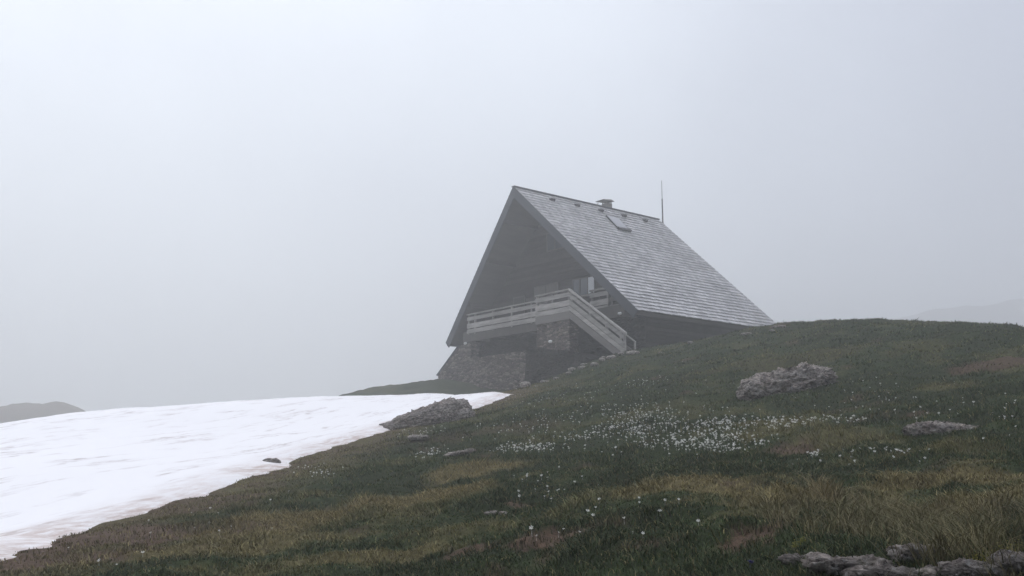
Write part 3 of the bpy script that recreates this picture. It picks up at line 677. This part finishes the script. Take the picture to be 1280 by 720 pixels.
# ------------------------------------------------------------------ grass
def inellipse(x, y):
    m = np.zeros(len(x), bool)
    for cx, cy, rx, ry in NOGRASS: m |= np.hypot((x - cx) / rx, (y - cy) / ry) < .82
    return m
hc = np.array([hut.location.x, hut.location.y])
def in_hut(x, y):
    dx = x - RX; dy = y - RY; s = dx * ax[0] + dy * ax[1]; o = dx * bx_[0] + dy * bx_[1]
    return (s > -.2) & (s < 16.8) & (o > -1.2) & (o < 11)
def blades(n, dmin, dmax, hs, nb, spread, wfac, lean, seed, dirt_ok=.15, filt=None, tint=None, near=True, amax=31):
    r = np.random.default_rng(seed)
    d = np.exp(r.uniform(math.log(dmin), math.log(dmax), n)); a = np.radians(r.uniform(-amax, amax, n))
    x = d * np.sin(a); y = d * np.cos(a)
    cl = 1.3 * fbm2(x / .3 + 3, y / .3, 3)                # tufts gather in clumps
    k = r.uniform(-.9, .7, n) < cl + .25
    x, y, d = x[k], y[k], d[k]
    c, st, di, sd = veg(x, y)
    k = (sd < -.02) & (r.uniform(0, 1, len(x)) > di * (1 - dirt_ok * .6)) & ~inellipse(x, y) & ~in_hut(x, y)
    if filt is not None: k &= filt(x, y, st, di)
    x, y, d, c, st, sd = x[k], y[k], d[k], c[k], st[k], sd[k]
    x = np.repeat(x, nb); y = np.repeat(y, nb); d = np.repeat(d, nb); c = np.repeat(c, nb, 0); st = np.repeat(st, nb)
    N = len(x); x = x + r.normal(0, spread, N) * (1 + d * .02); y = y + r.normal(0, spread, N) * (1 + d * .02)
    z = ground(x, y)
    hvar = .55 + .9 * sstep(-.4, .6, fbm2(x / 1.1 + 90, y / 1.1, 3))
    h = hs * r.lognormal(0, .35, N) * hvar * (1 + .25 * st) * (.35 + .65 * sstep(.2, 1.8, -np.repeat(sd, nb)))
    az = r.uniform(0, 2 * np.pi, N); ln = lean * r.uniform(.2, 1.3, N)
    dx = np.cos(az) * ln * h - .1 * h; dy = np.sin(az) * ln * h          # a slight common lean to the left (wind)
    wdt = np.maximum(wfac * .0032, .00055 * d * wfac) * r.uniform(.6, 1.4, N)
    wa = r.uniform(0, np.pi, N); wx = np.cos(wa) * wdt; wy = np.sin(wa) * wdt * .6
    dryb = r.uniform(0, 1, N) < (.14 + .5 * st)
    c = np.where(dryb[:, None], c * .35 + STRW * r.uniform(.5, 1.15, N)[:, None] * .65, c)
    c = c * 1.12 * r.uniform(.6, 1.4, N)[:, None] * np.repeat(r.uniform(.55, 1.35, N // nb), nb)[:, None]
    if tint is not None:
        tv = sstep(-.35, .45, noise2(x * 3.1 + 7, y * 3.1))[:, None]; h = np.minimum(h * (.55 + .9 * tv[:, 0]), .21)
        tcol = np.array(tint[0]) * tv * 1.35 + np.array([.075, .055, .035]) * (1 - tv); tf = .25 + .5 * tint[1] * (.4 + tv)
        c = c * (1 - tf) + tcol * tf * r.uniform(.6, 1.4, N)[:, None]
        dx = np.cos(az) * ln * h - .12 * h; dy = np.sin(az) * ln * h
    z0 = z - .02
    if near:
        V = np.empty((N, 5, 3)); 
        V[:, 0] = np.c_[x - wx, y - wy, z0]; V[:, 1] = np.c_[x + wx, y + wy, z0]
        V[:, 2] = np.c_[x + wx * .7 + dx * .4, y + wy * .7 + dy * .4, z + h * .6]; V[:, 3] = np.c_[x - wx * .7 + dx * .4, y - wy * .7 + dy * .4, z + h * .6]
        V[:, 4] = np.c_[x + dx * 1.15, y + dy * 1.15, z + h * .92]
        i = np.arange(N)[:, None] * 5
        Fc = np.concatenate([i + [0, 1, 2], i + [0, 2, 3], i + [3, 2, 4]]); cc = np.repeat(c, 5, 0)
    else:
        V = np.empty((N, 3, 3)); V[:, 0] = np.c_[x - wx, y - wy, z0]; V[:, 1] = np.c_[x + wx, y + wy, z0]; V[:, 2] = np.c_[x + dx, y + dy, z + h]
        i = np.arange(N)[:, None] * 3; Fc = i + [0, 1, 2]; cc = np.repeat(c, 3, 0)
    return V.reshape(-1, 3), Fc, cc
parts = [blades(110000, 4.0, 15, .032, 5, .03, 1.0, 1.4, 1),
         blades(230000, 12, 50, .036, 3, .06, 1.1, 1.3, 2, near=False)]
# long dry tussocks on the right
tc = [hit(px, py) for px, py in ((1040, 655), (1085, 665), (1120, 668), (1160, 655), (1200, 662), (1240, 668), (1275, 660), (1180, 678), (1215, 685), (1250, 640), (1140, 640), (1060, 630), (1000, 650), (1290, 690), (1220, 640), (1185, 655), (1265, 690), (1020, 600), (960, 640), (1330, 660), (1360, 700))]
def ftus(x, y, st, di):
    m = np.zeros(len(x), bool)
    for cx, cy in tc: m |= np.hypot(x - cx, y - cy) < .3 + .12 * noise2(x * 5, y * 5)
    return m
parts.append(blades(60000, 4.2, 11, .12, 4, .022, .8, 1.2, 5, filt=ftus, tint=((.20, .165, .09), .45), amax=36))
ofs = 0; VV = []; FF = []; CC = []
for v_, f_, c_ in parts:
    VV.append(v_); FF.append(f_ + ofs); CC.append(c_); ofs += len(v_)
print("blades tris", sum(len(f) for f in FF))
gr = mesh_np("grass", np.concatenate(VV), np.concatenate(FF), 3, M_BLADE, colors=np.concatenate(CC))
tag(gr, "short alpine grass, green with dry straw patches, over the slope", "grass", kind="stuff")

# ------------------------------------------------------------------ flowers
def flower_mesh(seed, r=.0165, petals=6, h=.04):
    rr = random.Random(seed); bm = bmesh.new(); tilt = rr.uniform(-.5, .5); tx = rr.uniform(-.9, -.1)
    R_ = Matrix.Rotation(tx + .9, 3, 'X') @ Matrix.Rotation(tilt, 3, 'Y'); top = Vector((rr.uniform(-.01, .01), 0, h))
    cen = bm.verts.new(top + R_ @ Vector((0, 0, -.006)))
    for k in range(petals):
        a0 = 2 * math.pi * k / petals + rr.uniform(-.1, .1)
        q = [bm.verts.new(top + R_ @ Vector((math.cos(a0 + da) * r * f, math.sin(a0 + da) * r * f, zz))) for da, f, zz in ((-.38, .6, .002), (-.2, 1, .008), (.2, 1, .008), (.38, .6, .002))]
        bm.faces.new([cen] + q)
    for k in range(3):
        a0 = 2.1 * k; a1 = 2.1 * (k + 1)
        bm.faces.new([bm.verts.new(Vector((.0025 * math.cos(a0), .0025 * math.sin(a0), -.02))), bm.verts.new(Vector((.0025 * math.cos(a1), .0025 * math.sin(a1), -.02))), bm.verts.new(top + Vector((0, 0, -.004)))])
    me = bpy.data.meshes.new("flower"); bm.to_mesh(me); bm.free(); me.materials.append(M_PETAL); return me
fm = [flower_mesh(i) for i in range(6)]
pts = []
def cluster(cx, cy, rx, ry, n, rot=0):
    for _ in range(int(n * 1.6)):
        a = random.uniform(0, 2 * math.pi); q = random.uniform(0, 1.25) ** .75
        u = q * rx * math.cos(a); v = q * ry * math.sin(a)
        pts.append((cx + u * math.cos(rot) - v * math.sin(rot), cy + u * math.sin(rot) + v * math.cos(rot)))
cluster(800, 525, 45, 18, 90); cluster(830, 532, 45, 14, 60); cluster(780, 540, 35, 9, 50); cluster(905, 548, 50, 16, 110, .1); cluster(850, 556, 50, 8, 60); cluster(730, 547, 22, 4, 26, -.1)
cluster(660, 562, 42, 5, 70, -.05); cluster(640, 540, 70, 14, 22); cluster(905, 530, 32, 8, 40); cluster(970, 530, 38, 7, 50); cluster(1040, 526, 40, 4, 26); cluster(900, 562, 30, 6, 22); cluster(808, 477, 22, 6, 22, -.2)
cluster(720, 515, 90, 25, 60); cluster(690, 500, 60, 20, 25); cluster(540, 568, 28, 7, 20, -.2); cluster(525, 542, 30, 6, 18, -.1); cluster(400, 590, 30, 9, 18); cluster(1025, 570, 14, 3, 8); cluster(1110, 566, 50, 3, 16)
cluster(680, 607, 60, 18, 14); cluster(760, 650, 120, 30, 12); cluster(1100, 500, 120, 25, 26); cluster(1060, 575, 100, 8, 12); cluster(250, 640, 120, 30, 10); cluster(900, 480, 250, 30, 20); cluster(1240, 520, 40, 30, 12); cluster(100, 700, 80, 10, 3); cluster(820, 540, 150, 30, 90)
pts = np.array(pts); fx, fy, ok = hits(pts[:, 0], pts[:, 1]); k = ok & (snow_sd(fx, fy) < -.3) & ~inellipse(fx, fy) & (fy < 42); fx, fy = fx[k], fy[k]
fz = ground(fx, fy); order = np.argsort(fy)
for n_, i in enumerate(order[:300]):
    o = bpy.data.objects.new("white_flower", fm[n_ % 6]); COL.objects.link(o); o.location = (fx[i], fy[i], fz[i])
    sc_ = random.uniform(.6, 1.25); o.scale = (sc_, sc_, sc_ * random.uniform(.8, 1.3)); o.rotation_euler = (0, 0, random.uniform(-1.2, 1.2))
    tag(o, "small white wildflower open in the short green grass", "flower", "white wildflowers scattered over the slope")
b = bmesh.new()
for i in order[300:]:
    me = fm[i % 6]; n0 = len(b.verts); b.from_mesh(me); b.verts.ensure_lookup_table(); s_ = random.uniform(.75, 1.4)
    M_ = Matrix.Translation((fx[i], fy[i], fz[i])) @ Matrix.Rotation(random.uniform(-1.2, 1.2), 4, 'Z') @ Matrix.Scale(s_, 4)
    for v in b.verts[n0:]: v.co = M_ @ v.co
me = bpy.data.meshes.new("flower_carpet"); b.to_mesh(me); b.free(); me.materials.append(M_PETAL)
o = bpy.data.objects.new("flower_carpet", me); COL.objects.link(o); tag(o, "carpet of small white flowers higher up the slope", "flowers", kind="stuff")
def yellow(px, py, rx, ry, n, label):
    cx, cy = hit(px, py); bm = bmesh.new(); r = random.Random(px); z0 = float(ground(np.array([cx]), np.array([cy]))[0])
    for _ in range(n):
        a = r.uniform(0, 6.28); q = r.random() ** .5; x = q * rx * math.cos(a); y = q * ry * math.sin(a)
        z = float(ground(np.array([cx + x]), np.array([cy + y]))[0]) - z0 + r.uniform(.012, .045); s = r.uniform(.004, .008)
        top = bm.verts.new((x, y, z))
        for k in range(5):
            t = k * 1.257 + r.random(); bm.faces.new([top, bm.verts.new((x + s * math.cos(t - .4), y + s * math.sin(t - .4), z + .003)), bm.verts.new((x + s * math.cos(t + .4), y + s * math.sin(t + .4), z + .003))])
        bm.faces.new([top, bm.verts.new((x + .003, y, z - .05)), bm.verts.new((x - .003, y, z - .05))])
    me = bpy.data.meshes.new("yellow_flower_cushion"); bm.to_mesh(me); bm.free(); me.materials.append(M_YEL)
    o = bpy.data.objects.new("yellow_flower_cushion", me); COL.objects.link(o); o.location = (cx, cy, z0); tag(o, label, "flowers")
yellow(1235, 702, .16, .05, 170, "wide low cushion of yellow flowers beside the rocks in the bottom right corner")
yellow(998, 684, .05, .03, 45, "small clump of yellow flowers at the left end of the broken outcrop")
cx, cy = hit(938, 710)
bm = bmesh.new()
for k in range(4):
    x = random.uniform(-.012, .012); y = random.uniform(-.012, .012); z = random.uniform(.03, .055)
    c0 = bm.verts.new((x, y, z - .012))
    for j in range(5):
        t = j * 1.257; bm.faces.new([c0, bm.verts.new((x + .011 * math.cos(t - .45), y + .011 * math.sin(t - .45), z)), bm.verts.new((x + .016 * math.cos(t), y + .016 * math.sin(t), z + .003)), bm.verts.new((x + .011 * math.cos(t + .45), y + .011 * math.sin(t + .45), z))])
    bm.faces.new([c0, bm.verts.new((x + .003, y, -.02)), bm.verts.new((x - .003, y, -.02))])
me = bpy.data.meshes.new("gentian"); bm.to_mesh(me); bm.free(); me.materials.append(M_BLUE)
o = bpy.data.objects.new("gentian", me); COL.objects.link(o); o.location = (cx, cy, float(ground(np.array([cx]), np.array([cy]))[0])); tag(o, "tiny blue gentian tuft in the grass left of the broken outcrop", "flower")

# ------------------------------------------------------------------ fog
HZ = bpy.data.meshes.new("haze"); bm = bmesh.new(); bmesh.ops.create_cube(bm, size=1)
for v in bm.verts: v.co = Vector((v.co.x * 1900, v.co.y * 1900, v.co.z * 172 + 39))
bm.to_mesh(HZ); bm.free()
hz = bpy.data.objects.new("haze", HZ); COL.objects.link(hz); tag(hz, "pale mountain fog filling the air", "fog", kind="stuff")
m = bpy.data.materials.new("fog_air"); m.use_nodes = True; nt = m.node_tree; nt.nodes.remove(nt.nodes["Principled BSDF"])
pv = nt.nodes.new("ShaderNodeVolumePrincipled"); pv.inputs["Color"].default_value = (.972, .985, .990, 1); pv.inputs["Density"].default_value = .0047; pv.inputs["Anisotropy"].default_value = .6
nt.links.new(pv.outputs[0], nt.nodes["Material Output"].inputs["Volume"]); HZ.materials.append(m)

# ------------------------------------------------------------------ light
SUN_AZ, SUN_EL = math.radians(-32), math.radians(48)
world = bpy.data.worlds.new("World"); scene.world = world; world.use_nodes = True; nt = world.node_tree; bg = nt.nodes["Background"]
sky = nt.nodes.new("ShaderNodeTexSky"); sky.sky_type = 'NISHITA'; sky.sun_disc = False; sky.sun_elevation = SUN_EL; sky.sun_rotation = SUN_AZ; sky.dust_density = 4; sky.altitude = 2000
tc_ = nt.nodes.new("ShaderNodeTexCoord"); sep = nt.nodes.new("ShaderNodeSeparateXYZ"); nt.links.new(tc_.outputs["Generated"], sep.inputs[0])
el = ramp(nt, sep.outputs[2], [(0.0, (6.2, 6.9, 7.8)), (.3, (7.3, 8.1, 9.2)), (.5, (8.1, 8.85, 9.9)), (.72, (26, 26, 25.6)), (1, (36, 36, 35.2))])
dt = nt.nodes.new("ShaderNodeVectorMath"); dt.operation = 'DOT_PRODUCT'; nt.links.new(tc_.outputs["Generated"], dt.inputs[0])
g_az, g_el = math.radians(-22), math.radians(20)
dt.inputs[1].default_value = (math.sin(g_az) * math.cos(g_el), math.cos(g_az) * math.cos(g_el), math.sin(g_el))
gl = ramp(nt, dt.outputs["Value"], [(.55, (.43, .43, .50)), (.70, (.58, .59, .67)), (.88, (.98, .98, 1.0)), (1, (1.08, 1.08, 1.09))])
cn = noise_n(nt, tc_.outputs["Generated"], 3.2, 5, .5); cv = ramp(nt, cn, [(.3, (.78, .79, .81)), (.7, (1.18, 1.18, 1.16))])
c = mixc(nt, 1, el, gl, 'MULTIPLY'); c = mixc(nt, 1, c, cv, 'MULTIPLY')
c = mixc(nt, .88, sky.outputs[0], c)                   # a solid overcast veil over the clear sky
nt.links.new(c, bg.inputs[0]); bg.inputs[1].default_value = .105
sl = bpy.data.lights.new("sun", 'SUN'); sl.energy = .75; sl.angle = math.radians(30); sl.color = (1, .97, .93)
so_ = bpy.data.objects.new("sun", sl); COL.objects.link(so_)
dv = Vector((math.sin(SUN_AZ) * math.cos(SUN_EL), math.cos(SUN_AZ) * math.cos(SUN_EL), math.sin(SUN_EL)))
so_.rotation_euler = (-dv).to_track_quat('-Z', 'Y').to_euler()

scene.view_settings.view_transform = 'Standard'; scene.view_settings.look = 'None'; scene.view_settings.exposure = 0; scene.view_settings.gamma = 1
scene.render.engine = 'CYCLES'; cy_ = scene.cycles
cy_.volume_bounces = 3; cy_.max_bounces = 6; cy_.diffuse_bounces = 3; cy_.glossy_bounces = 2; cy_.use_denoising = True
try: cy_.denoiser = 'OPENIMAGEDENOISE'
except Exception: pass
